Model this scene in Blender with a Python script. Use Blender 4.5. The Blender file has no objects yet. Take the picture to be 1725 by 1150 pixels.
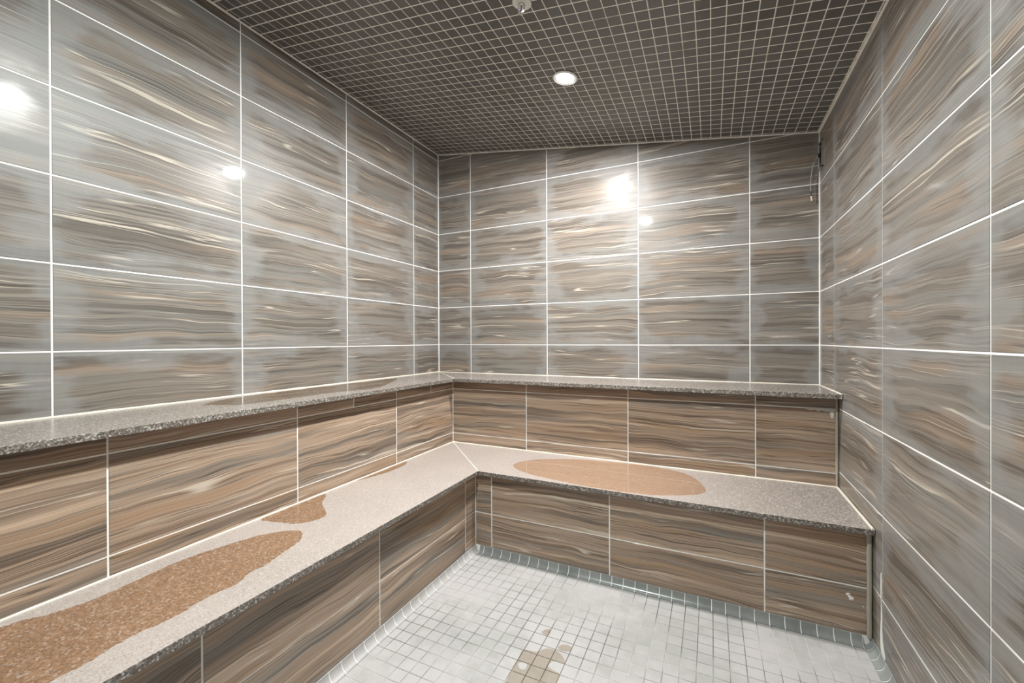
import bpy, bmesh, math, random
from mathutils import Vector, Matrix
from mathutils.geometry import tessellate_polygon

# ------------------------------------------------------------------ scene, camera, light
S = bpy.context.scene
COL = S.collection
OZ = 1.15                                   # the floor lies at z = 0
TH, TW = 0.305, 0.6507                      # wall tile pitch
W = 2.6105                                  # room width
YF = -3.35                                  # front wall, behind the camera
CZ0, CZX = 1.5779 + OZ, -0.1419             # the ceiling slopes down to the right
def zc(x): return CZ0 + CZX * x

S.view_settings.view_transform = 'Standard'
S.view_settings.look = 'None'
S.view_settings.gamma = 1
S.view_settings.use_curve_mapping = False
S.view_settings.exposure = 0.36

cam_d = bpy.data.cameras.new('camera')
cam_d.sensor_width = 36
cam_d.lens = 707.4171 * 36 / 1725
cam_d.shift_x = (862.5 - 862.1042) / 1725
cam_d.shift_y = (575.4203 - 575) / 1725
cam_d.clip_start = 0.01
cam = bpy.data.objects.new('camera', cam_d)
COL.objects.link(cam)
def cam_axes(y, p, r):
    R = Vector((math.cos(y), math.sin(y), 0)); D = Vector((-math.sin(y), math.cos(y), 0)); U = Vector((0, 0, 1))
    D, U = math.cos(p) * D + math.sin(p) * U, -math.sin(p) * D + math.cos(p) * U
    R, U = math.cos(r) * R + math.sin(r) * U, -math.sin(r) * R + math.cos(r) * U
    return R, U, D
R_, U_, D_ = cam_axes(0.4434, -0.0031, -0.0039)
m = Matrix.Identity(4)
for i in range(3):
    m[i][0] = R_[i]; m[i][1] = U_[i]; m[i][2] = -D_[i]
m[0][3], m[1][3], m[2][3] = 2.0522, -2.9032, 0.0325 + OZ
cam.matrix_world = m
S.camera = cam

world = bpy.data.worlds.new('world'); S.world = world
world.use_nodes = True
world.node_tree.nodes['Background'].inputs[0].default_value = (0.5, 0.55, 0.6, 1)
world.node_tree.nodes['Background'].inputs[1].default_value = 0.05

LAMPS = [((1.376, -0.827), 44, (1.0, 0.985, 0.965)), ((1.389, -2.025), 44, (0.93, 1.0, 0.985))]

# ------------------------------------------------------------------ node helpers
class NT:
    def __init__(s, name):
        s.m = bpy.data.materials.new(name); s.m.use_nodes = True
        s.t = s.m.node_tree; s.t.nodes.clear()
        s.out = s.t.nodes.new('ShaderNodeOutputMaterial')
    def n(s, typ, **kw):
        o = s.t.nodes.new(typ)
        for k, v in kw.items(): setattr(o, k, v)
        return o
    def set(s, sock, v):
        if hasattr(v, 'is_linked') or isinstance(v, bpy.types.NodeSocket): s.t.links.new(v, sock)
        elif isinstance(v, (tuple, list)) and len(v) == 3 and sock.type == 'RGBA': sock.default_value = (*v, 1)
        else: sock.default_value = v
    def math(s, op, a, b=0.0, c=0.0, clamp=False):
        o = s.n('ShaderNodeMath', operation=op); o.use_clamp = clamp
        s.set(o.inputs[0], a); s.set(o.inputs[1], b); s.set(o.inputs[2], c)
        return o.outputs[0]
    def comb(s, x, y, z=0.0):
        o = s.n('ShaderNodeCombineXYZ'); s.set(o.inputs[0], x); s.set(o.inputs[1], y); s.set(o.inputs[2], z); return o.outputs[0]
    def noise(s, vec, scale=1.0, detail=2.0, rough=0.5, dist=0.0):
        o = s.n('ShaderNodeTexNoise'); s.set(o.inputs['Vector'], vec)
        o.inputs['Scale'].default_value = scale; o.inputs['Detail'].default_value = detail
        o.inputs['Roughness'].default_value = rough; o.inputs['Distortion'].default_value = dist
        return o.outputs['Fac']
    def ramp(s, f, stops, interp='LINEAR'):
        o = s.n('ShaderNodeValToRGB'); s.set(o.inputs[0], f); cr = o.color_ramp; cr.interpolation = interp
        while len(cr.elements) < len(stops): cr.elements.new(0.5)
        for e, (p, c) in zip(cr.elements, stops):
            e.position = p; e.color = (*c, 1) if len(c) == 3 else c
        return o.outputs[0]
    def mix(s, f, a, b, mode='MIX'):
        o = s.n('ShaderNodeMix', data_type='RGBA', blend_type=mode)
        s.set(o.inputs[0], f); s.set(o.inputs[6], a); s.set(o.inputs[7], b); return o.outputs[2]
    def smooth(s, x, a, b, lo=0.0, hi=1.0):
        o = s.n('ShaderNodeMapRange', interpolation_type='SMOOTHSTEP')
        s.set(o.inputs[0], x); o.inputs[1].default_value = a; o.inputs[2].default_value = b
        o.inputs[3].default_value = lo; o.inputs[4].default_value = hi; return o.outputs[0]
    def bsdf(s, col, rough=0.5, metal=0.0, spec=0.5, bump=None, bs=0.1, bd=0.002, coat=0.0):
        o = s.n('ShaderNodeBsdfPrincipled')
        s.set(o.inputs['Base Color'], col); s.set(o.inputs['Roughness'], rough)
        o.inputs['Metallic'].default_value = metal; o.inputs['Specular IOR Level'].default_value = spec
        o.inputs['Coat Weight'].default_value = coat
        if bump is not None:
            b = s.n('ShaderNodeBump'); b.inputs['Strength'].default_value = bs; b.inputs['Distance'].default_value = bd
            s.set(b.inputs['Height'], bump); s.t.links.new(b.outputs[0], o.inputs['Normal'])
        s.t.links.new(o.outputs[0], s.out.inputs[0]); return o
    def uv(s, name):
        o = s.n('ShaderNodeUVMap'); o.uv_map = name
        p = s.n('ShaderNodeSeparateXYZ'); s.t.links.new(o.outputs[0], p.inputs[0]); return p.outputs[0], p.outputs[1]
    def pos(s):
        return s.n('ShaderNodeTexCoord').outputs['Object']

def plain(name, col, rough=0.5, metal=0.0, spec=0.5, var=0.08):
    t = NT(name)
    f = t.noise(t.pos(), 60, 3)
    c = t.mix(f, tuple(x * (1 - var) for x in col), tuple(min(1, x * (1 + var)) for x in col))
    t.bsdf(c, rough, metal, spec)
    return t.m

def stone_tile(name, film_amt, warm, k=(1, 1, 1)):
    """Glazed porcelain tile with wavy sedimentary banding; film_amt = how much dried grey mineral film it carries."""
    t = NT(name)
    u, v = t.uv('pat'); lu, lv = t.uv('loc')
    w1 = t.noise(t.comb(t.math('MULTIPLY', u, 2.4), t.math('MULTIPLY', v, 5.0)), 1.0, 2.0, 0.45)
    w2 = t.noise(t.comb(t.math('MULTIPLY', u, 8.0), t.math('MULTIPLY', v, 20.0), 3.1), 1.0, 2.0, 0.5)
    vv = t.math('ADD', v, t.math('MULTIPLY', t.math('SUBTRACT', w1, 0.5), 0.060))
    vv = t.math('ADD', vv, t.math('MULTIPLY', t.math('SUBTRACT', w2, 0.5), 0.011))
    a = t.noise(t.comb(t.math('MULTIPLY', u, 0.55), t.math('MULTIPLY', vv, 34.0)), 1.0, 3.0, 0.55)
    b = t.noise(t.comb(t.math('MULTIPLY', u, 1.0), t.math('MULTIPLY', vv, 120.0), 5.0), 1.0, 4.0, 0.62)
    f = t.math('ADD', t.math('MULTIPLY', a, 0.55), t.math('MULTIPLY', b, 0.45))
    col = t.ramp(f, [(0.32, (0.085, 0.068, 0.054)), (0.41, (0.165, 0.136, 0.110)), (0.47, (0.235, 0.198, 0.163)),
                     (0.53, (0.265, 0.228, 0.190)), (0.60, (0.345, 0.295, 0.242)), (0.70, (0.44, 0.38, 0.31))])
    col = t.mix(1.0, col, k, 'MULTIPLY')
    # cooler grey and darker umber beds
    g1 = t.noise(t.comb(t.math('MULTIPLY', u, 0.5), t.math('MULTIPLY', vv, 15.0), 41.0), 1.0, 2.0, 0.5)
    col = t.mix(t.smooth(g1, 0.52, 0.62, 0.0, 0.55), col, (0.185, 0.183, 0.170))
    g2 = t.noise(t.comb(t.math('MULTIPLY', u, 0.5), t.math('MULTIPLY', vv, 19.0), 57.0), 1.0, 2.0, 0.5)
    col = t.mix(t.smooth(g2, 0.54, 0.64, 0.0, 0.65), col, (0.088, 0.070, 0.056))
    # warm ochre seams
    o1 = t.noise(t.comb(t.math('MULTIPLY', u, 0.9), t.math('MULTIPLY', vv, 13.0), 9.0), 1.0, 1.5, 0.5)
    om = t.smooth(o1, 0.56, 0.68, 0.0, warm)
    col = t.mix(om, col, (0.37, 0.245, 0.155))
    # thin dark contour lines, thin pale ones
    def lines(freq, z, width, amt, c, base, lo, hi):
        q = t.noise(t.comb(t.math('MULTIPLY', u, 0.7), t.math('MULTIPLY', vv, freq), z), 1.0, 1.0, 0.5)
        g = t.math('ABSOLUTE', t.math('SUBTRACT', q, 0.5))
        k = t.smooth(g, 0.0, width, amt, 0.0)
        gate = t.smooth(t.noise(t.comb(t.math('MULTIPLY', u, 1.4), t.math('MULTIPLY', vv, 9.0), z + 4), 1.0, 2.0), lo, hi)
        return t.mix(t.math('MULTIPLY', k, gate), base, c)
    col = lines(55, 12.0, 0.024, 0.7, (0.06, 0.047, 0.038), col, 0.42, 0.58)
    col = lines(95, 30.0, 0.034, 0.75, (0.06, 0.048, 0.038), col, 0.34, 0.55)
    col = lines(38, 17.0, 0.017, 0.85, (0.60, 0.52, 0.43), col, 0.42, 0.56)
    # grey mineral film, wiped off the middle of many tiles in brushy rectangles
    du = t.math('MULTIPLY', t.math('MINIMUM', lu, t.math('SUBTRACT', 1.0, lu)), TW)
    dv = t.math('MULTIPLY', t.math('MINIMUM', lv, t.math('SUBTRACT', 1.0, lv)), TH)
    br = t.noise(t.comb(t.math('MULTIPLY', u, 5.0), t.math('MULTIPLY', v, 34.0), 21.0), 1.0, 3.0, 0.55)
    bl = t.noise(t.comb(t.math('MULTIPLY', u, 3.0), t.math('MULTIPLY', v, 5.0), 2.0), 1.0, 3.0, 0.5)
    d = t.math('MINIMUM', t.math('MULTIPLY', du, 0.7), dv)
    d = t.math('ADD', d, t.math('MULTIPLY', t.math('SUBTRACT', br, 0.5), 0.13))
    d = t.math('ADD', d, t.math('MULTIPLY', t.math('SUBTRACT', bl, 0.52), 0.30))
    film = t.smooth(d, 0.005, 0.060, 1.0, 0.16)
    wipe = t.noise(t.comb(t.math('MULTIPLY', u, 60.0), t.math('MULTIPLY', v, 7.0), 7.0), 1.0, 2.0, 0.6)
    film = t.math('MULTIPLY', film, t.math('ADD', 0.78, t.math('MULTIPLY', wipe, 0.44)))
    film = t.math('MULTIPLY', film, film_amt)
    col = t.mix(t.math('MULTIPLY', film, 0.56, clamp=True), col, (0.262, 0.263, 0.256))
    rough = t.math('ADD', 0.30, t.math('MULTIPLY', film, 0.15))
    pb = t.bsdf(col, rough, 0, 0.32, bump=b, bs=0.03, bd=0.001, coat=0.20)
    pb.inputs['Coat Roughness'].default_value = 0.06
    return t.m

def quartz(name, dust, top_rough):
    """Speckled engineered stone; lime bloom has settled on upward faces only."""
    t = NT(name)
    p = t.pos()
    vo = t.n('ShaderNodeTexVoronoi'); vo.inputs['Scale'].default_value = 230; t.set(vo.inputs['Vector'], p)
    sp = t.n('ShaderNodeSeparateColor'); t.t.links.new(vo.outputs['Color'], sp.inputs[0])
    grain = t.ramp(sp.outputs[0], [(0.0, (0.08, 0.066, 0.057)), (0.30, (0.14, 0.118, 0.10)), (0.62, (0.20, 0.172, 0.15)), (0.83, (0.28, 0.25, 0.225)), (0.94, (0.46, 0.44, 0.41))])
    g = t.n('ShaderNodeNewGeometry'); sg = t.n('ShaderNodeSeparateXYZ'); t.t.links.new(g.outputs['Normal'], sg.inputs[0])
    up = t.smooth(sg.outputs[2], 0.75, 0.95)
    cl = t.noise(p, 3.0, 4, 0.55)
    sm = t.noise(p, 330.0, 2, 0.7)
    bloom = t.math('MULTIPLY', up, t.math('MULTIPLY', dust, t.math('ADD', 0.74, t.math('MULTIPLY', cl, 0.5))))
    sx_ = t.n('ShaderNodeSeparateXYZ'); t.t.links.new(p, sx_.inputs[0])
    right_fade = t.smooth(t.math('ADD', sx_.outputs[0], t.math('MULTIPLY', cl, 0.5)), 1.95, 2.75, 1.0, 0.45)   # pale mix drops towards the far right, showing the darker grain
    bloom = t.math('MULTIPLY', bloom, right_fade)
    bloom = t.math('MULTIPLY', bloom, t.smooth(sm, 0.34, 0.60, 0.55, 1.15), clamp=True)
    col = t.mix(bloom, grain, (0.46, 0.395, 0.36))
    rough = t.math('ADD', 0.32, t.math('MULTIPLY', up, top_rough - 0.32))
    t.bsdf(col, rough, 0, 0.5, bump=sp.outputs[1], bs=0.25, bd=0.0006)
    return t.m

def mosaic(name, c0, c1, rough, film, film_amt):
    t = NT(name)
    u, v = t.uv('loc'); pu, pv = t.uv('pat')
    fl = t.n('ShaderNodeTexWhiteNoise'); fl.noise_dimensions = '2D'
    t.set(fl.inputs['Vector'], t.comb(t.math('FLOOR', pu), t.math('FLOOR', pv)))
    base = t.mix(fl.outputs['Value'], c0, c1)
    p = t.pos()
    n = t.noise(p, 2.2, 4, 0.6); n2 = t.noise(p, 22.0, 3, 0.6)
    fm = t.math('MULTIPLY', t.smooth(t.math('ADD', t.math('MULTIPLY', n, 0.7), t.math('MULTIPLY', n2, 0.3)), 0.38, 0.6), film_amt)
    col = t.mix(fm, base, film)
    t.bsdf(col, t.math('ADD', rough, t.math('MULTIPLY', fm, 0.15)), 0, 0.5, bump=n2, bs=0.05, bd=0.002)
    return t.m

def grout_mat(name, c_light, c_dark, scale, lo, hi):
    t = NT(name); p = t.pos()
    n = t.noise(p, scale, 4, 0.6); g = t.noise(p, 320, 2, 0.6)
    col = t.mix(t.smooth(n, lo, hi), c_light, c_dark)
    t.bsdf(col, 0.85, 0, 0.3, bump=g, bs=0.3, bd=0.0006)
    return t.m

def water(name, tint, ripple, rough=0.035, ior=1.33, fleck=0.0):
    """A thin film of brownish water: tints what lies under it and mirrors the room by Fresnel."""
    t = NT(name)
    tr = t.n('ShaderNodeBsdfTransparent')
    vo = t.n('ShaderNodeTexVoronoi'); vo.inputs['Scale'].default_value = 190; t.set(vo.inputs['Vector'], t.pos())
    sp = t.n('ShaderNodeSeparateColor'); t.t.links.new(vo.outputs['Color'], sp.inputs[0])
    lo = tuple(c * (1 - .22 * fleck) for c in tint); hi = tuple(c + (1 - c) * fleck for c in tint)
    t.set(tr.inputs[0], t.ramp(sp.outputs[0], [(0.0, lo), (0.35, lo), (0.5, tint), (0.86, tint), (0.90, hi)]))   # stone grains seen through the film
    gl = t.n('ShaderNodeBsdfGlossy'); gl.inputs['Roughness'].default_value = rough; gl.inputs[0].default_value = (1, 1, 1, 1)
    fr = t.n('ShaderNodeFresnel'); fr.inputs[0].default_value = ior
    b = t.n('ShaderNodeBump'); b.inputs['Strength'].default_value = ripple; b.inputs['Distance'].default_value = 0.0006
    t.set(b.inputs['Height'], t.noise(t.pos(), 300, 2))
    t.t.links.new(b.outputs[0], gl.inputs['Normal']); t.t.links.new(b.outputs[0], fr.inputs['Normal'])
    mx = t.n('ShaderNodeMixShader')
    t.t.links.new(fr.outputs[0], mx.inputs[0]); t.t.links.new(tr.outputs[0], mx.inputs[1]); t.t.links.new(gl.outputs[0], mx.inputs[2])
    g = t.n('ShaderNodeNewGeometry')
    clear = t.n('ShaderNodeBsdfTransparent'); m2 = t.n('ShaderNodeMixShader')
    t.set(m2.inputs[0], t.math('SUBTRACT', 1.0, g.outputs['Backfacing']))     # tint once on entering the film, leave it unchanged
    t.t.links.new(clear.outputs[0], m2.inputs[1]); t.t.links.new(mx.outputs[0], m2.inputs[2])
    t.t.links.new(m2.outputs[0], t.out.inputs[0])
    return t.m

def emit(name, col, st):
    t = NT(name); e = t.n('ShaderNodeEmission'); e.inputs[0].default_value = (*col, 1); e.inputs[1].default_value = st
    t.t.links.new(e.outputs[0], t.out.inputs[0]); return t.m

M = dict(
    wall=stone_tile('banded_tile_filmed', 1.0, 0.35, (0.80, 0.79, 0.79)),
    riser=stone_tile('banded_tile_clean_lit', 0.06, 0.75, (1.52, 1.30, 1.15)),  # same tile as the walls, with stronger light put into its base colour
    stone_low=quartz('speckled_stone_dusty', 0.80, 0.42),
    stone_up=quartz('speckled_stone', 0.34, 0.22),
    floor=mosaic('floor_mosaic', (0.34, 0.335, 0.32), (0.38, 0.375, 0.36), 0.35, (0.47, 0.445, 0.44), 0.75),
    cove=mosaic('cove_tile_shaded', (0.17, 0.18, 0.17), (0.24, 0.25, 0.24), 0.2, (0.36, 0.37, 0.36), 0.4),  # same tile as the floor, the shadow at the foot darkened into its colour
    cove_left=mosaic('cove_tile_pale', (0.34, 0.33, 0.32), (0.40, 0.39, 0.38), 0.35, (0.48, 0.45, 0.44), 0.6),  # cove tile in the paler tones of the floor
    ceil=mosaic('ceiling_mosaic', (0.085, 0.080, 0.072), (0.125, 0.119, 0.108), 0.30, (0.17, 0.17, 0.165), 0.5),
    grout=grout_mat('wall_grout', (0.90, 0.885, 0.85), (0.72, 0.69, 0.64), 9, 0.5, 0.75),
    grout_ceil=grout_mat('ceiling_grout', (0.90, 0.87, 0.80), (0.50, 0.45, 0.38), 7, 0.55, 0.75),
    grout_floor=grout_mat('floor_grout', (0.50, 0.47, 0.43), (0.10, 0.09, 0.078), 2.6, 0.36, 0.6),
    seal=plain('cream_sealant', (0.74, 0.68, 0.58), 0.45),
    seal_w=plain('white_sealant', (0.80, 0.78, 0.74), 0.5),
    seal_g=plain('aged_sealant', (0.40, 0.36, 0.29), 0.5),
    water=water('tea_brown_water', (0.85, 0.705, 0.575), 0.25, 0.10, 1.24, 0.6),
    water_tan=water('tan_water', (0.97, 0.84, 0.73), 0.05, 0.04, 1.28, 0.25),
    water_dark=water('brown_water_on_ledge', (0.74, 0.66, 0.58), 0.03),
    water_floor=water('floor_water', (0.86, 0.82, 0.765), 0.004, 0.05, 1.25),
    chrome=plain('chrome', (0.75, 0.74, 0.74), 0.2, 1.0),
    steel=plain('brushed_steel', (0.62, 0.61, 0.58), 0.35, 1.0),
    white=plain('white_enamel', (0.82, 0.81, 0.77), 0.35),
    black=plain('black_plastic', (0.012, 0.012, 0.013), 0.4),
    cable=plain('grey_cable', (0.34, 0.34, 0.31), 0.4),
    bulb=plain('red_violet_bulb', (0.20, 0.14, 0.32), 0.1),
    lens=emit('lamp_lens', (0.95, 0.98, 1.0), 30.0),
    residue=plain('lime_residue', (0.62, 0.62, 0.58), 0.7),
)

# ------------------------------------------------------------------ mesh helpers
random.seed(7)
class MB:
    def __init__(s): s.v = []; s.f = []; s.mi = []; s.pat = []; s.loc = []
    def face(s, idx, mi=0, pat=None, loc=None):
        s.f.append(idx); s.mi.append(mi)
        s.pat.append(pat or [(0, 0)] * len(idx)); s.loc.append(loc or [(0.5, 0.5)] * len(idx))
    def prism(s, poly, P, d0, d1, mi=0):
        n = len(poly); b = len(s.v)
        s.v += [P(u, v, d0) for u, v in poly] + [P(u, v, d1) for u, v in poly]
        s.face([b + i for i in range(n)][::-1], mi); s.face([b + n + i for i in range(n)], mi)
        for i in range(n):
            j = (i + 1) % n; s.face([b + i, b + j, b + n + j, b + n + i], mi)
    def tile(s, poly, P, d0, bev, mi, full, seed=None, cell=None):
        """one bevelled tile: polygon in wall coordinates, front face at depth 0"""
        n = len(poly); b = len(s.v)
        cx = sum(p[0] for p in poly) / n; cy = sum(p[1] for p in poly) / n
        ins = inset(poly, bev)
        s.v += [P(u, v, d0) for u, v in poly] + [P(u, v, -bev) for u, v in poly] + [P(u, v, 0) for u, v in ins]
        u0, u1, v0, v1 = full
        sd = seed or (random.uniform(0, 60), random.uniform(0, 60), random.choice((-1, 1)))
        def pt(p):
            if cell: return (cell[0] + 0.5, cell[1] + 0.5)
            return (sd[2] * (p[0] - u0) + sd[0], sd[2] * (p[1] - v0) + sd[1])
        def lc(p): return ((p[0] - u0) / (u1 - u0), (p[1] - v0) / (v1 - v0))
        pp = [pt(p) for p in poly]; ll = [lc(p) for p in poly]; pi = [pt(p) for p in ins]; li = [lc(p) for p in ins]
        for i in range(n):
            j = (i + 1) % n
            s.face([b + i, b + j, b + n + j, b + n + i], mi, [pp[i], pp[j], pp[j], pp[i]], [ll[i], ll[j], ll[j], ll[i]])
            s.face([b + n + i, b + n + j, b + 2 * n + j, b + 2 * n + i], mi, [pp[i], pp[j], pi[j], pi[i]], [ll[i], ll[j], li[j], li[i]])
        s.face([b + 2 * n + i for i in range(n)], mi, pi, li)
    def box(s, x0, x1, y0, y1, z0, z1, mi=0):
        s.prism([(x0, y0), (x1, y0), (x1, y1), (x0, y1)], lambda u, v, d: (u, v, d), z0, z1, mi)
    def tube(s, pts, r, seg=8, mi=0):
        pts = [Vector(p) for p in pts]; b = len(s.v); n = len(pts)
        for i, p in enumerate(pts):
            d = (pts[min(i + 1, n - 1)] - pts[max(i - 1, 0)]).normalized()
            a = d.orthogonal() if abs(d.z) > .9 else d.cross(Vector((0, 0, 1)))
            a.normalize(); c = d.cross(a)
            rr = r[i] if isinstance(r, (list, tuple)) else r
            s.v += [tuple(p + rr * (math.cos(2 * math.pi * k / seg) * a + math.sin(2 * math.pi * k / seg) * c)) for k in range(seg)]
        for i in range(n - 1):
            for k in range(seg):
                q = (k + 1) % seg
                s.face([b + i * seg + k, b + i * seg + q, b + (i + 1) * seg + q, b + (i + 1) * seg + k], mi)
        s.face([b + k for k in range(seg)][::-1], mi); s.face([b + (n - 1) * seg + k for k in range(seg)], mi)
    def lathe(s, prof, c=(0, 0, 0), seg=40, mi=0, axis=None):
        """profile of (radius, height) about the vertical through c"""
        b = len(s.v); n = len(prof)
        for r, h in prof:
            for k in range(seg):
                a = 2 * math.pi * k / seg
                p = Vector((r * math.cos(a), r * math.sin(a), h))
                if axis is not None: p = axis @ p
                s.v.append((c[0] + p.x, c[1] + p.y, c[2] + p.z))
        for i in range(n - 1):
            for k in range(seg):
                q = (k + 1) % seg
                s.face([b + i * seg + k, b + i * seg + q, b + (i + 1) * seg + q, b + (i + 1) * seg + k], mi)
        s.face([b + k for k in range(seg)][::-1], mi); s.face([b + (n - 1) * seg + k for k in range(seg)], mi)
    def build(s, name, mats, parent=None, smooth=False, loc=None):
        me = bpy.data.meshes.new(name)
        me.from_pydata([tuple(p) for p in s.v], [], s.f)
        for k in ('pat', 'loc'):
            ul = me.uv_layers.new(name=k); flat = []
            for row in getattr(s, k):
                for q in row: flat += [q[0], q[1]]
            ul.data.foreach_set('uv', flat)
        for mt in (mats if isinstance(mats, list) else [mats]): me.materials.append(mt)
        me.polygons.foreach_set('material_index', s.mi)
        bm = bmesh.new(); bm.from_mesh(me); bmesh.ops.recalc_face_normals(bm, faces=bm.faces[:])
        if smooth:
            for f in bm.faces: f.smooth = True
        bm.to_mesh(me); bm.free()
        if smooth: me.set_sharp_from_angle(angle=math.radians(38))
        o = bpy.data.objects.new(name, me); COL.objects.link(o)
        if parent is not None:
            o.parent = parent; o.matrix_parent_inverse = Matrix.Translation(parent.location).inverted()
        return o

def inset(poly, d):
    n = len(poly); area = sum(poly[i][0] * poly[(i + 1) % n][1] - poly[(i + 1) % n][0] * poly[i][1] for i in range(n))
    sg = 1 if area > 0 else -1
    out = []
    for i in range(n):
        p0, p1, p2 = Vector(poly[i - 1]), Vector(poly[i]), Vector(poly[(i + 1) % n])
        e1 = (p1 - p0).normalized(); e2 = (p2 - p1).normalized()
        n1 = Vector((-e1.y, e1.x)) * sg; n2 = Vector((-e2.y, e2.x)) * sg
        k = 1 + n1.dot(n2)
        q = p1 + (n1 + n2) * (d / max(k, 0.3)); out.append((q.x, q.y))
    return out

def clip(poly, a, b, c):
    """keep a*u+b*v<=c"""
    out = []; n = len(poly)
    for i in range(n):
        p, q = poly[i], poly[(i + 1) % n]
        fp, fq = a * p[0] + b * p[1] - c, a * q[0] + b * q[1] - c
        if fp <= 0: out.append(p)
        if (fp < 0 < fq) or (fq < 0 < fp):
            t = fp / (fp - fq); out.append((p[0] + t * (q[0] - p[0]), p[1] + t * (q[1] - p[1])))
    res = []
    for p in out:
        if not res or (abs(p[0] - res[-1][0]) + abs(p[1] - res[-1][1])) > 0.002: res.append(p)
    return res if len(res) >= 3 else None

G = 0.0056   # grout joint
def tiling(mb, P, us, vs, mi=0, top=None, extra=None, g=G, wfull=TW, hfull=TH):
    us = sorted(us); vs = sorted(vs)
    for r in range(len(vs) - 1):
        uu = sorted(us + (extra or {}).get(r, []))
        for c in range(len(uu) - 1):
            u0, u1, v0, v1 = uu[c] + g / 2, uu[c + 1] - g / 2, vs[r] + g / 2, vs[r + 1] - g / 2
            if u1 - u0 < 0.006 or v1 - v0 < 0.006: continue
            poly = [(u0, v0), (u1, v0), (u1, v1), (u0, v1)]
            if top: poly = clip(poly, *top)
            if not poly: continue
            if max(p[1] for p in poly) - min(p[1] for p in poly) < 0.006: continue
            mb.tile(poly, P, -0.004, 0.0009, mi, (u0, u1, v0, v1))

def tag(o, label=None, cat=None, group=None, kind=None):
    if label: o['label'] = label
    if cat: o['category'] = cat
    if group: o['group'] = group
    if kind: o['kind'] = kind
    return o
def thing(name, label, cat, loc, group=None):
    o = bpy.data.objects.new(name, None); o.empty_display_size = 0.1; COL.objects.link(o); o.location = loc
    return tag(o, label, cat, group)
def ks(a0, pitch, lo, hi):
    k = math.floor((lo - a0) / pitch) - 1; out = []
    while a0 + k * pitch < hi:
        if a0 + k * pitch > lo: out.append(a0 + k * pitch)
        k += 1
    return out

# ------------------------------------------------------------------ room shell
rows = lambda top: [0.0] + ks(OZ, TH, 0.01, top) + [top]
# left wall: coordinates (distance from the back corner, z)
PL = lambda u, v, d: (d, -u, v)
mb = MB(); mb.prism([(0, 0), (-YF, 0), (-YF, zc(0)), (0, zc(0))], PL, -0.10, -0.0016, 1)
tiling(mb, PL, [0] + ks(0.323, TW, 0.01, -YF) + [-YF], rows(zc(0)))
tag(mb.build('wall_left', [M['wall'], M['grout']]), kind='structure')
# back wall
PB = lambda u, v, d: (u, -d, v)
mb = MB(); mb.prism([(-0.1, 0), (W + 0.1, 0), (W + 0.1, zc(W + 0.1)), (-0.1, zc(-0.1))], PB, -0.10, -0.0016, 1)
tiling(mb, PB, [0] + ks(0.3108, TW, 0.01, W) + [W], rows(1.83 + OZ), top=(-CZX, 1, CZ0 - 0.002))
tag(mb.build('wall_back', [M['wall'], M['grout']]), kind='structure')
# right wall
PR = lambda u, v, d: (W - d, -u, v)
mb = MB(); mb.prism([(0, 0), (-YF, 0), (-YF, zc(W)), (0, zc(W))], PR, -0.10, -0.0016, 1)
tiling(mb, PR, [0] + ks(0.3067, TW, 0.01, -YF) + [-YF], rows(zc(W)))
tag(mb.build('wall_right', [M['wall'], M['grout']]), kind='structure')
# front wall (behind the camera)
PFr = lambda u, v, d: (u, YF + d, v)
mb = MB(); mb.prism([(-0.1, 0), (W + 0.1, 0), (W + 0.1, zc(W + 0.1)), (-0.1, zc(-0.1))], PFr, -0.10, -0.0016, 1)
tiling(mb, PFr, [0] + ks(0.3108, TW, 0.01, W) + [W], rows(1.83 + OZ), top=(-CZX, 1, CZ0 - 0.002))
tag(mb.build('wall_front', [M['wall'], M['grout']]), kind='structure')

# ceiling mosaic
PC = lambda u, v, d: (u, v, zc(u) - d)
mb = MB(); mb.prism([(-0.1, YF - 0.1), (W + 0.1, YF - 0.1), (W + 0.1, 0.1), (-0.1, 0.1)], PC, -0.10, -0.0013, 1)
cxs = [0.0] + ks(2.2715, 0.0547, 0.004, W) + [W]; cys = [YF] + ks(-0.967, 0.0560, YF, -0.004) + [0.0]
for i in range(len(cxs) - 1):
    for j in range(len(cys) - 1):
        u0, u1, v0, v1 = cxs[i] + .0022, cxs[i + 1] - .0022, cys[j] + .0032, cys[j + 1] - .0032
        if u1 - u0 < .004 or v1 - v0 < .004: continue
        mb.tile([(u0, v0), (u1, v0), (u1, v1), (u0, v1)], PC, -0.003, 0.0007, 0, (u0, u1, v0, v1), cell=(i, j))
tag(mb.build('ceiling', [M['ceil'], M['grout_ceil']]), kind='structure')

# floor mosaic
PF = lambda u, v, d: (u, v, d)
XL, YB = 0.8491, -0.8547          # lower riser planes
mb = MB(); mb.prism([(-0.1, YF - 0.1), (W + 0.1, YF - 0.1), (W + 0.1, 0.1), (-0.1, 0.1)], PF, -0.10, -0.0012, 1)
fxs = [XL] + ks(1.4025, 0.0545, XL + .03, W - .01) + [W]; fys = [YF] + ks(-1.4395, 0.0545, YF, YB - .03) + [YB]
for i in range(len(fxs) - 1):
    for j in range(len(fys) - 1):
        u0, u1, v0, v1 = fxs[i] + .0012, fxs[i + 1] - .0012, fys[j] + .0012, fys[j + 1] - .0012
        if u1 - u0 < .004 or v1 - v0 < .004: continue
        mb.tile([(u0, v0), (u1, v0), (u1, v1), (u0, v1)], PF, -0.003, 0.0008, 0, (u0, u1, v0, v1), cell=(i, j))
tag(mb.build('floor', [M['floor'], M['grout_floor']]), kind='structure')

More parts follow.
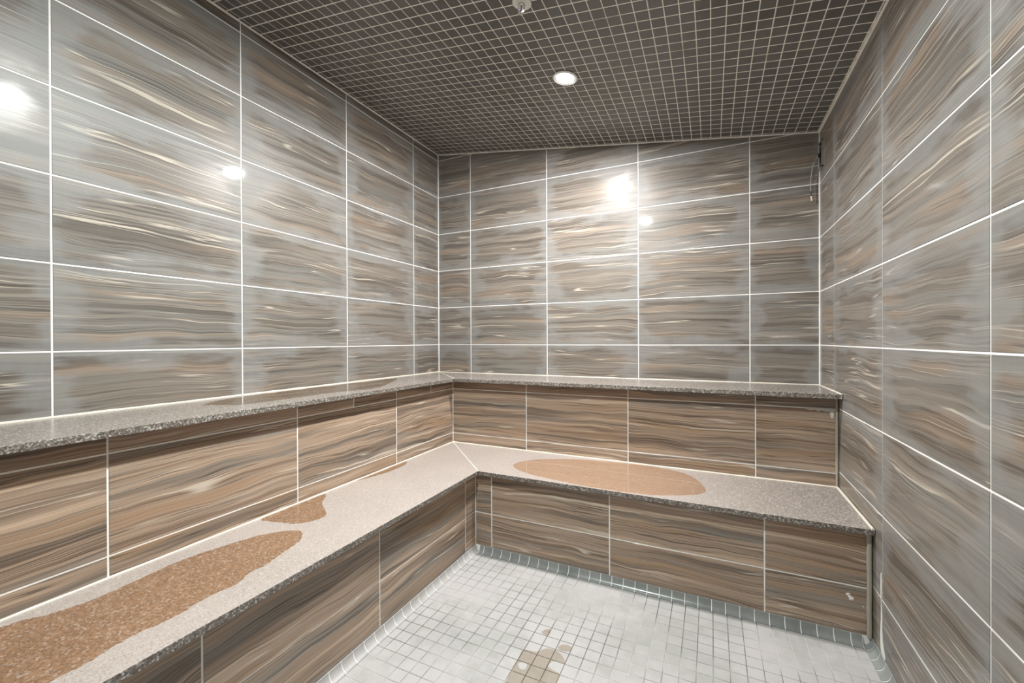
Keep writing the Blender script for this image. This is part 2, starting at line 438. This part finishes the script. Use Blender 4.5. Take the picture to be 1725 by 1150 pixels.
# cove tiles at the foot of the risers and the right wall
CH, CO = 0.035, 0.030
def cove(name, P, length, a0, mats):
    """P(s, out, up): s along the wall"""
    mb = MB(); cuts = [0.0] + ks(a0, 0.0545, 0.006, length - .006) + [length]
    def strip(s0, s1, sh, mi):
        n = 6; prof = [(0.0005, 0.0), (0.0005, CH - sh)]
        for k in range(n + 1):
            a = math.pi / 2 * k / n
            prof.append((CO - (CO - 0.0045) * math.cos(a) - sh * .5, CH - (CH - 0.002) * math.sin(a) - sh * .5))
        prof.append((CO - sh, 0.0))
        b = len(mb.v); m_ = len(prof)
        for s_ in (s0, s1): mb.v += [P(s_, o, u) for o, u in prof]
        mb.face([b + i for i in range(m_)], mi, [(s0 * 40, 0)] * m_); mb.face([b + m_ + i for i in range(m_)][::-1], mi)
        for i in range(m_):
            j = (i + 1) % m_; mb.face([b + i, b + j, b + m_ + j, b + m_ + i], mi, [(s0 * 40, 3.5)] * 4)
    strip(0.0, length, 0.0012, 1)
    for i in range(len(cuts) - 1): strip(cuts[i] + .0016, cuts[i + 1] - .0016, 0.0, 0)
    return tag(mb.build(name, mats, smooth=True), kind='structure')
cove('baseboard_back', lambda s, o, u: (XL + 0.03 + s, YB - o, u + .0005), W - XL - 0.062, 0.0272, [M['cove'], M['grout']])
cove('baseboard_left', lambda s, o, u: (XL + o, YB - s, u + .0005), -YF + YB, 0.0302, [M['cove_left'], M['grout']])
cove('baseboard_right', lambda s, o, u: (W - o, YB - s, u + .0005), -YF + YB, 0.036, [M['cove'], M['grout']])

# sealant and grout beads in the room corners
def bead(name, pts, r, mat, parent=None):
    mb = MB(); q = []
    for a, b in zip(pts[:-1], pts[1:]):
        n = max(2, int((Vector(b) - Vector(a)).length / 0.05))
        q += [tuple(Vector(a).lerp(Vector(b), k / n)) for k in range(n)]
    q.append(pts[-1])
    rs = [r * random.uniform(0.82, 1.15) for _ in q]
    mb.tube(q, rs, 7)
    o = mb.build(name, mat, parent, smooth=True)
    return o if parent is not None else tag(o, kind='structure')
ZU, ZL, T = OZ - 0.2274, OZ - 0.6886, 0.0225
bead('trim_1', [(.001, -.001, ZU), (.001, -.001, zc(0))], .0042, M['grout'])
bead('trim_2', [(W - .001, -.001, ZU), (W - .001, -.001, zc(W))], .0048, M['grout'])
bead('trim_3', [(.001, YF, zc(0) - .001), (.001, 0, zc(0) - .001)], .0062, M['grout'])
bead('trim_4', [(0, -.001, zc(0) - .001), (W, -.001, zc(W) - .001)], .0058, M['grout'])
bead('trim_5', [(W - .001, YF, zc(W) - .001), (W - .001, 0, zc(W) - .001)], .0075, M['grout_ceil'])

# ------------------------------------------------------------------ benches
UL, UB, LL, LB = 0.449, -0.4595, 0.8853, -0.8882       # slab front edges
RUL, RUB = 0.3901, -0.3838                             # upper riser planes
zr1, zr2, zr3, zF = OZ - .3086, OZ - .6206, OZ - .9301, CH + .0005
def slab(name, poly, ztop, mat, parent):
    bm = bmesh.new()
    vs = [bm.verts.new((x, y, ztop - T)) for x, y in poly]; vt = [bm.verts.new((x, y, ztop)) for x, y in poly]
    bm.faces.new(vs[::-1]); bm.faces.new(vt); n = len(poly)
    for i in range(n): bm.faces.new([vs[i], vs[(i + 1) % n], vt[(i + 1) % n], vt[i]])
    bmesh.ops.recalc_face_normals(bm, faces=bm.faces[:])
    es = [e for e in bm.edges if abs(e.verts[0].co.z - e.verts[1].co.z) < 1e-4]
    bmesh.ops.bevel(bm, geom=es, offset=0.0016, segments=2, affect='EDGES', profile=.5)
    me = bpy.data.meshes.new(name); bm.to_mesh(me); bm.free(); me.materials.append(mat)
    o = bpy.data.objects.new(name, me); COL.objects.link(o)
    o.parent = parent; o.matrix_parent_inverse = Matrix.Translation(parent.location).inverted()
    return o
e = 0.0012
YE = YF + 0.004
# lower bench, left run
b1 = thing('tiled_bench', 'low L-shaped tiled bench with pale speckled stone seat carrying the brown puddles', 'bench', (0.75, -0.75, 0))
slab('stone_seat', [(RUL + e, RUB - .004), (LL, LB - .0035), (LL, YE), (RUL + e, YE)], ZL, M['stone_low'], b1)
PLL = lambda u, v, d: (XL + d, -u, v)
mb = MB(); mb.box(e, XL - .0016, YE, -e - .002, .001, ZL - T - .0005, 1); mb.box(e, RUL - .003, YE, -e - .002, ZL - T - .0005, ZL - .0012, 1)
tiling(mb, PLL, [-YB] + ks(0.9607, TW, -YB + .01, -YE) + [-YE], [zF, zr3, ZL - T - .001], wfull=TW)
mb.build('riser', [M['riser'], M['grout']], b1)
bead('sealant_bead', [(RUL + .002, RUB - .004, ZL + .001), (RUL + .002, YE, ZL + .001)], .0052, M['seal'], b1)
# lower bench, back run
b2 = b1
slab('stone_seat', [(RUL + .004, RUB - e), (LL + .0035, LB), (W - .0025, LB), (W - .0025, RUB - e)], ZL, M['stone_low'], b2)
PLB = lambda u, v, d: (u, YB - d, v)
mb = MB(); mb.box(XL + .0002, W - .002, YB + .0016, -e - .002, .001, ZL - T - .0005, 1); mb.box(XL + .0002, W - .002, RUB + .003, -e - .002, ZL - T - .0005, ZL - .0012, 1)
tiling(mb, PLB, [XL] + ks(0.9512, TW, XL + .01, W - .016) + [W - .016], [zF, zr3, ZL - T - .001])
mb.build('riser', [M['riser'], M['grout']], b2)
bead('sealant_bead', [(RUL + .004, RUB - .002, ZL + .001), (W - .006, RUB - .002, ZL + .001)], .0050, M['seal'], b2)
bead('mitre_joint', [(RUL + .002, RUB - .002, ZL - .0006), (LL + .001, LB - .001, ZL - .0006)], .0030, M['seal_w'], b2)
bead('sealant_bead', [(W - .0105, YB - .003, CH), (W - .0105, YB - .003, ZL - T)], .0085, M['seal_g'], b2)
bead('sealant_bead', [(W - .007, RUB, ZL + .001), (W - .007, LB, ZL + .001)], .0060, M['seal'], b2)
# dried sealant drops on the right tile of the riser
for x, z, r in [(2.533, OZ - .967, .0050), (2.540, OZ - .975, .0055), (2.546, OZ - .981, .0068), (2.538, OZ - .964, .0035), (2.541, OZ - .984, .0036), (2.582, OZ - 1.003, .0024)]:
    mb = MB()
    pr = [(max(r * math.sin(math.pi * k / 8), 1e-4) * (1 + .12 * math.sin(k * 2)), -.35 * r * math.cos(math.pi * k / 8)) for k in range(9)]
    mb.lathe(pr, (x, YB - .0004, z), 12, 0, Matrix.Rotation(math.pi / 2, 3, 'X'))
    tag(mb.build('sealant_drip', M['seal_w'], b2, smooth=True), 'small white blob of dried sealant')

# upper bench, left run
b3 = thing('tiled_bench', 'upper L-shaped tiled tier with narrow darker stone top against the left and back walls', 'bench', (0.3, -0.3, ZL))
slab('stone_seat', [(e, -.004), (UL, UB - .003), (UL, YE), (e, YE)], ZU, M['stone_up'], b3)
PUL = lambda u, v, d: (RUL + d, -u, v)
mb = MB(); mb.box(e, RUL - .0016, YE, -e - .002, ZL + .0002, ZU - T - .0005, 1)
tiling(mb, PUL, [-RUB] + ks(0.9755, TW, -RUB + .01, -YE) + [-YE], [ZL, zr2, zr1, ZU - T - .001], extra={2: [.642, 1.30]})
mb.build('riser', [M['riser'], M['grout']], b3)
bead('sealant_bead', [(.0072, -.0072, ZU + .0005), (.0072, YE, ZU + .0005)], .0062, M['seal'], b3)
bead('sealant_bead', [(RUL + .0005, RUB - .0005, ZL), (RUL + .0005, RUB - .0005, ZU - T)], .0032, M['seal_w'], b3)
# upper bench, back run
b4 = b3
slab('stone_seat', [(.004, -e), (UL + .003, UB), (W - .0025, UB), (W - .0025, -e)], ZU, M['stone_up'], b4)
PUB = lambda u, v, d: (u, RUB - d, v)
mb = MB(); mb.box(RUL + .0002, W - .002, RUB + .0016, -e - .002, ZL + .0002, ZU - T - .0005, 1)
tiling(mb, PUB, [RUL] + ks(0.9583, TW, RUL + .01, W - .01) + [W - .01], [ZL, zr2, zr1, ZU - T - .001])
mb.build('riser', [M['riser'], M['grout']], b4)
bead('sealant_bead', [(.005, -.005, ZU + .0005), (W - .005, -.005, ZU + .0005)], .0040, M['seal'], b4)
bead('mitre_joint', [(.006, -.006, ZU - .0006), (UL + .001, UB - .001, ZU - .0006)], .0028, M['seal_w'], b4)
bead('sealant_bead', [(W - .0078, RUB - .002, ZL), (W - .0078, RUB - .002, ZU - T)], .0060, M['seal_g'], b4)
bead('sealant_bead', [(W - .0055, -.006, ZU + .0005), (W - .0055, UB, ZU + .0005)], .0045, M['seal'], b4)
# lime run under the top course, right end
def patch(mb, pts, P, d0, d1, holes=(), mi=0):
    loops = [[Vector((x, y, 0)) for x, y in pts]] + [[Vector((x, y, 0)) for x, y in h] for h in holes]
    tris = tessellate_polygon(loops); flat = [p for l in loops for p in l]; n = len(flat); b = len(mb.v)
    mb.v += [P(p.x, p.y, d1) for p in flat] + [P(p.x, p.y, d0) for p in flat]
    for t in tris:
        mb.face([b + i for i in t], mi); mb.face([b + n + i for i in t][::-1], mi)
    o = 0
    for l in loops:
        k = len(l)
        for i in range(k):
            j = (i + 1) % k; mb.face([b + o + i, b + o + j, b + n + o + j, b + n + o + i], mi)
        o += k
def smooth_loop(pts, sub=6, jit=0.0, seed=1):
    rn = random.Random(seed); n = len(pts); out = []
    for i in range(n):
        p0, p1, p2, p3 = (Vector(pts[(i + k - 1) % n]) for k in range(4))
        for s in range(sub):
            t = s / sub
            q = .5 * ((2 * p1) + (p2 - p0) * t + (2 * p0 - 5 * p1 + 4 * p2 - p3) * t * t + (-p0 + 3 * p1 - 3 * p2 + p3) * t ** 3)
            out.append((q.x + rn.uniform(-jit, jit), q.y + rn.uniform(-jit, jit)))
    return out
mb = MB()
patch(mb, [(2.46, zr1 - .002), (2.50, zr1 - .010), (2.515, zr1 - .006), (2.53, zr1 - .016), (2.54, zr1 - .008), (2.562, zr1 - .014), (2.575, zr1 - .012),
           (2.578, zr1 - .040), (2.584, zr1 - .046), (2.590, zr1 - .038), (2.592, zr1 - .014), (2.604, zr1 - .012), (2.604, zr1 - .001)], PUB, .0002, .0010)
tag(mb.build('lime_run', M['residue'], b4), 'pale lime run below the top joint')

# grout smeared on the right wall beside the bench end
mb = MB()
patch(mb, smooth_loop([(.945, .33), (.952, .30), (.950, .22), (.958, .16), (.962, .09), (.985, .042), (.972, .037), (.945, .045), (.938, .09), (.944, .16), (.945, .22), (.941, .28)], 4, .0012, 5), PR, .0002, .0012)
tag(mb.build('trim_6', M['seal_w']), kind='structure')

# ------------------------------------------------------------------ water lying about
def puddle(label, pts, z, mat, group, holes=(), jit=.003, seed=3, sub=6, name='puddle'):
    cx = sum(p[0] for p in pts) / len(pts); cy = sum(p[1] for p in pts) / len(pts)
    loop = [(x - cx, y - cy) for x, y in smooth_loop(pts, sub, jit, seed)]
    hl = [[(x - cx, y - cy) for x, y in smooth_loop(h, sub, jit * .5, seed + 1)] for h in holes]
    mb = MB(); patch(mb, loop, lambda u, v, d: (u, v, d), 0.0, 0.0007, hl)
    # one upward face set only carries the optical film; the rim closes it
    o = mb.build(name, mat); o.location = (cx, cy, z + .0003)
    return tag(o, label, 'puddle', group)
GP = 'brownish puddles on the bench tops'
puddle('long brown wet patch on the low left bench, running out of the picture', [(0.44, -2.95), (0.43, -2.60), (0.426, -2.502), (0.444, -2.456), (0.471, -2.415), (0.486, -2.336), (0.483, -2.254), (0.471, -2.149), (0.49, -2.033), (0.536, -1.894), (0.622, -1.811), (0.684, -1.836), (0.715, -1.882), (0.734, -1.964), (0.752, -2.018), (0.751, -2.076), (0.775, -2.135), (0.765, -2.203), (0.778, -2.269), (0.776, -2.321), (0.769, -2.361), (0.773, -2.415), (0.784, -2.46), (0.782, -2.507), (0.787, -2.60), (0.76, -2.95)], ZL, M['water'], GP, seed=3)
puddle('small brown wet patch against the riser on the low left bench', [(0.402, -1.80), (0.398, -1.65), (0.398, -1.50), (0.432, -1.516), (0.491, -1.583), (0.598, -1.653), (0.613, -1.71), (0.571, -1.772), (0.514, -1.786), (0.459, -1.800)], ZL, M['water'], GP, seed=4)
puddle('thin sliver of brown water along the riser, nearest the corner joint', [(0.3985, -1.29), (0.3985, -1.1), (0.3985, -.92), (0.420, -0.925), (0.444, -0.985), (0.441, -1.134)], ZL, M['water'], GP, jit=.0006, seed=5)
puddle('large oval tan puddle on the low bench along the back wall', [(1.023, -0.728), (1.034, -0.619), (1.145, -0.513), (1.345, -0.435), (1.584, -0.400), (1.783, -0.408), (1.942, -0.48), (2.022, -0.662), (2.005, -0.756), (1.882, -0.832), (1.757, -0.870), (1.537, -0.880), (1.308, -0.850), (1.136, -0.807)], ZL, M['water_tan'], GP, jit=.002, seed=6)
puddle('dark water sheet on the upper left stone step, mirroring the wall', [(0.158, -1.879), (0.057, -1.663), (0.014, -0.994), (0.020, -0.60), (.12, -.66), (0.312, -0.978), (0.387, -1.177), (0.322, -1.375), (0.319, -1.635), (0.306, -1.813), (0.21, -1.874)], ZU, M['water_dark'], GP, jit=.001, seed=7)
def fp(a, b):
    """photo measurement of a spot on the floor"""
    x, y = 780 + a / 4.6, 900 + b / 4.6
    d = D_ + R_ * ((x - 862.1042) / 707.4171) - U_ * ((y - 575.4203) / 707.4171)
    t = -(0.0325 + OZ) / d.z
    return (2.0522 + d.x * t, -2.9032 + d.y * t)
puddle('largest grey-brown wet patch in the middle of the mosaic floor', [fp(*p) for p in [(250, 1290), (330, 1150), (370, 1060), (425, 965), (470, 895), (570, 910), (640, 885), (720, 900), (775, 950), (790, 1000), (740, 985), (690, 985), (660, 1020), (690, 1050), (750, 1085), (725, 1150), (690, 1290), (450, 1330)]],
       0.0, M['water_floor'], 'wet patches on the mosaic floor', holes=[[fp(*p) for p in [(430, 1000), (470, 990), (495, 1010), (480, 1045), (440, 1040)]]], jit=.0006, seed=8)
puddle('tiny wet spot on the floor, farthest from the camera', [fp(*p) for p in [(610, 755), (640, 738), (682, 738), (665, 780), (630, 778)]], 0.0, M['water_floor'], 'wet patches on the mosaic floor', jit=.0003, seed=9)
puddle('small wet spot on the floor between the tiny spot and the largest patch', [fp(*p) for p in [(735, 875), (770, 855), (815, 858), (840, 880), (825, 905), (760, 900)]], 0.0, M['water_floor'], 'wet patches on the mosaic floor', jit=.0003, seed=10)

# ------------------------------------------------------------------ ceiling fittings
TILT = Matrix.Rotation(math.atan(-CZX), 4, 'Y')
def downlight(x, y, power, col, label):
    t = thing('ceiling_light', label, 'ceiling light', (x, y, zc(x)), 'recessed ceiling lights')
    mb = MB(); mb.lathe([(.052, -.0005), (.063, -.0005), (.065, -.003), (.062, -.006), (.056, -.007), (.052, -.0045)], seg=48)
    a = mb.build('trim_ring', M['white'], None, smooth=True); a.parent = t
    mb = MB(); mb.lathe([(.0515, -.001), (.0515, -.0035), (.040, -.0052), (.001, -.0058)], seg=48)
    b = mb.build('lens', M['lens'], None, smooth=True); b.parent = t
    l = bpy.data.lights.new('lamp', 'AREA'); l.shape = 'DISK'; l.size = .100; l.energy = power; l.color = col
    lo = bpy.data.objects.new('lamp', l); COL.objects.link(lo); lo.parent = t; lo.location = (0, 0, -.0075)
    t.rotation_euler = (0, math.atan(-CZX), 0)
    return t
downlight(*LAMPS[0][0], LAMPS[0][1], LAMPS[0][2], 'glowing round recessed light in the dark mosaic ceiling')
downlight(*LAMPS[1][0], LAMPS[1][1], LAMPS[1][2], 'second round recessed light, overhead beyond the top edge, seen as reflections in the tiles')

sx, sy = 1.371, -1.362
t = thing('fire_sprinkler', 'chrome fire sprinkler head in a cream cup at the top edge of the ceiling', 'sprinkler', (sx, sy, zc(sx)))
t.rotation_euler = (0, math.atan(-CZX), 0)
def part(mb, name, mat, smooth=True):
    o = mb.build(name, mat, None, smooth=smooth); o.parent = t; return o
mb = MB(); mb.lathe([(.014, -.0005), (.038, -.0005), (.039, -.003), (.036, -.005), (.030, -.0035), (.026, -.003), (.022, -.007), (.016, -.009), (.013, -.006)], seg=40); part(mb, 'escutcheon', M['white'])
mb = MB(); mb.lathe([(.0125, -.002), (.0125, -.012), (.010, -.014), (.010, -.018), (.001, -.018)], seg=24); part(mb, 'body', M['chrome'])
mb = MB()
for sgn in (-1, 1):
    mb.tube([(sgn * .010, 0, -.014), (sgn * .0135, 0, -.022), (sgn * .012, 0, -.032), (sgn * .003, 0, -.040)], .0021, 8)
part(mb, 'frame_arms', M['chrome'])
mb = MB(); mb.lathe([(.0008, -.018), (.0026, -.020), (.0030, -.027), (.0024, -.034), (.0008, -.038)], seg=14); part(mb, 'glass_bulb', M['bulb'])
mb = MB(); ns = 12; ring = []
for k in range(ns * 4):
    a = 2 * math.pi * k / (ns * 4); ring.append(((.0125 if k % 4 in (0, 1) else .0085) * math.cos(a), (.0125 if k % 4 in (0, 1) else .0085) * math.sin(a)))
mb.prism(ring, lambda u, v, d: (u, v, d), -.0425, -.0410); mb.lathe([(.0035, -.0395), (.0035, -.0435)], seg=14); part(mb, 'deflector', M['chrome'], False)

# ------------------------------------------------------------------ temperature sensor, top right corner
t = thing('temperature_sensor', 'black wall plate with hanging probe cable, high in the back right corner', 'sensor', (W, -.045, 1.06 + OZ))
def wpart(mb, name, mat, smooth=False): return mb.build(name, mat, t, smooth=smooth)
mb = MB(); mb.box(W - .006, W - .0005, -.080, -.012, OZ + .990, OZ + 1.128); wpart(mb, 'plate', M['black'])
mb = MB()
for a, b, c, d in [(-.084, -.079, .985, 1.133), (-.084, -.008, 1.128, 1.133), (-.084, -.008, .985, .990)]:
    mb.box(W - .009, W - .0005, a, b, OZ + c, OZ + d)
wpart(mb, 'edge_frame', M['steel'])
for zz in (1.105, 1.012):
    mb = MB(); mb.lathe([(.0001, .0), (.004, .0), (.0045, .0015), (.003, .003), (.0001, .0032)], (W - .006, -.045, OZ + zz), 14, 0, Matrix.Rotation(-math.pi / 2, 3, 'Y')); wpart(mb, 'screw', M['steel'], True)
mb = MB(); mb.box(W - .016, W - .006, -.052, -.034, OZ + 1.048, OZ + 1.068); wpart(mb, 'cable_gland', M['black'])
cp = [(W - .012, -.042, 1.058), (2.591, -.036, 1.050), (2.575, -.030, 1.015), (2.5665, -.026, .965), (2.563, -.024, .915), (2.5635, -.023, .870)]
q = []
for i in range(len(cp) - 1):
    p0, p1, p2, p3 = (Vector(cp[max(0, min(len(cp) - 1, i + k - 1))]) for k in range(4))
    for s in range(6):
        u = s / 6; w = .5 * ((2 * p1) + (p2 - p0) * u + (2 * p0 - 5 * p1 + 4 * p2 - p3) * u * u + (-p0 + 3 * p1 - 3 * p2 + p3) * u ** 3)
        q.append((w.x, w.y, w.z + OZ))
q.append((cp[-1][0], cp[-1][1], cp[-1][2] + OZ))
mb = MB(); mb.tube(q, .0026, 8); cab = wpart(mb, 'cable', M['cable'], True)
mb = MB(); mb.tube([(2.5635, -.023, OZ + .871), (2.566, -.022, OZ + .842)], .0030, 8); wpart(mb, 'sleeve', M['black'], True)
mb = MB(); mb.tube([(2.566, -.022, OZ + .843), (2.569, -.021, OZ + .820), (2.5695, -.021, OZ + .816)], [.0042, .0042, .0020], 10); wpart(mb, 'probe_tip', M['white'], True)
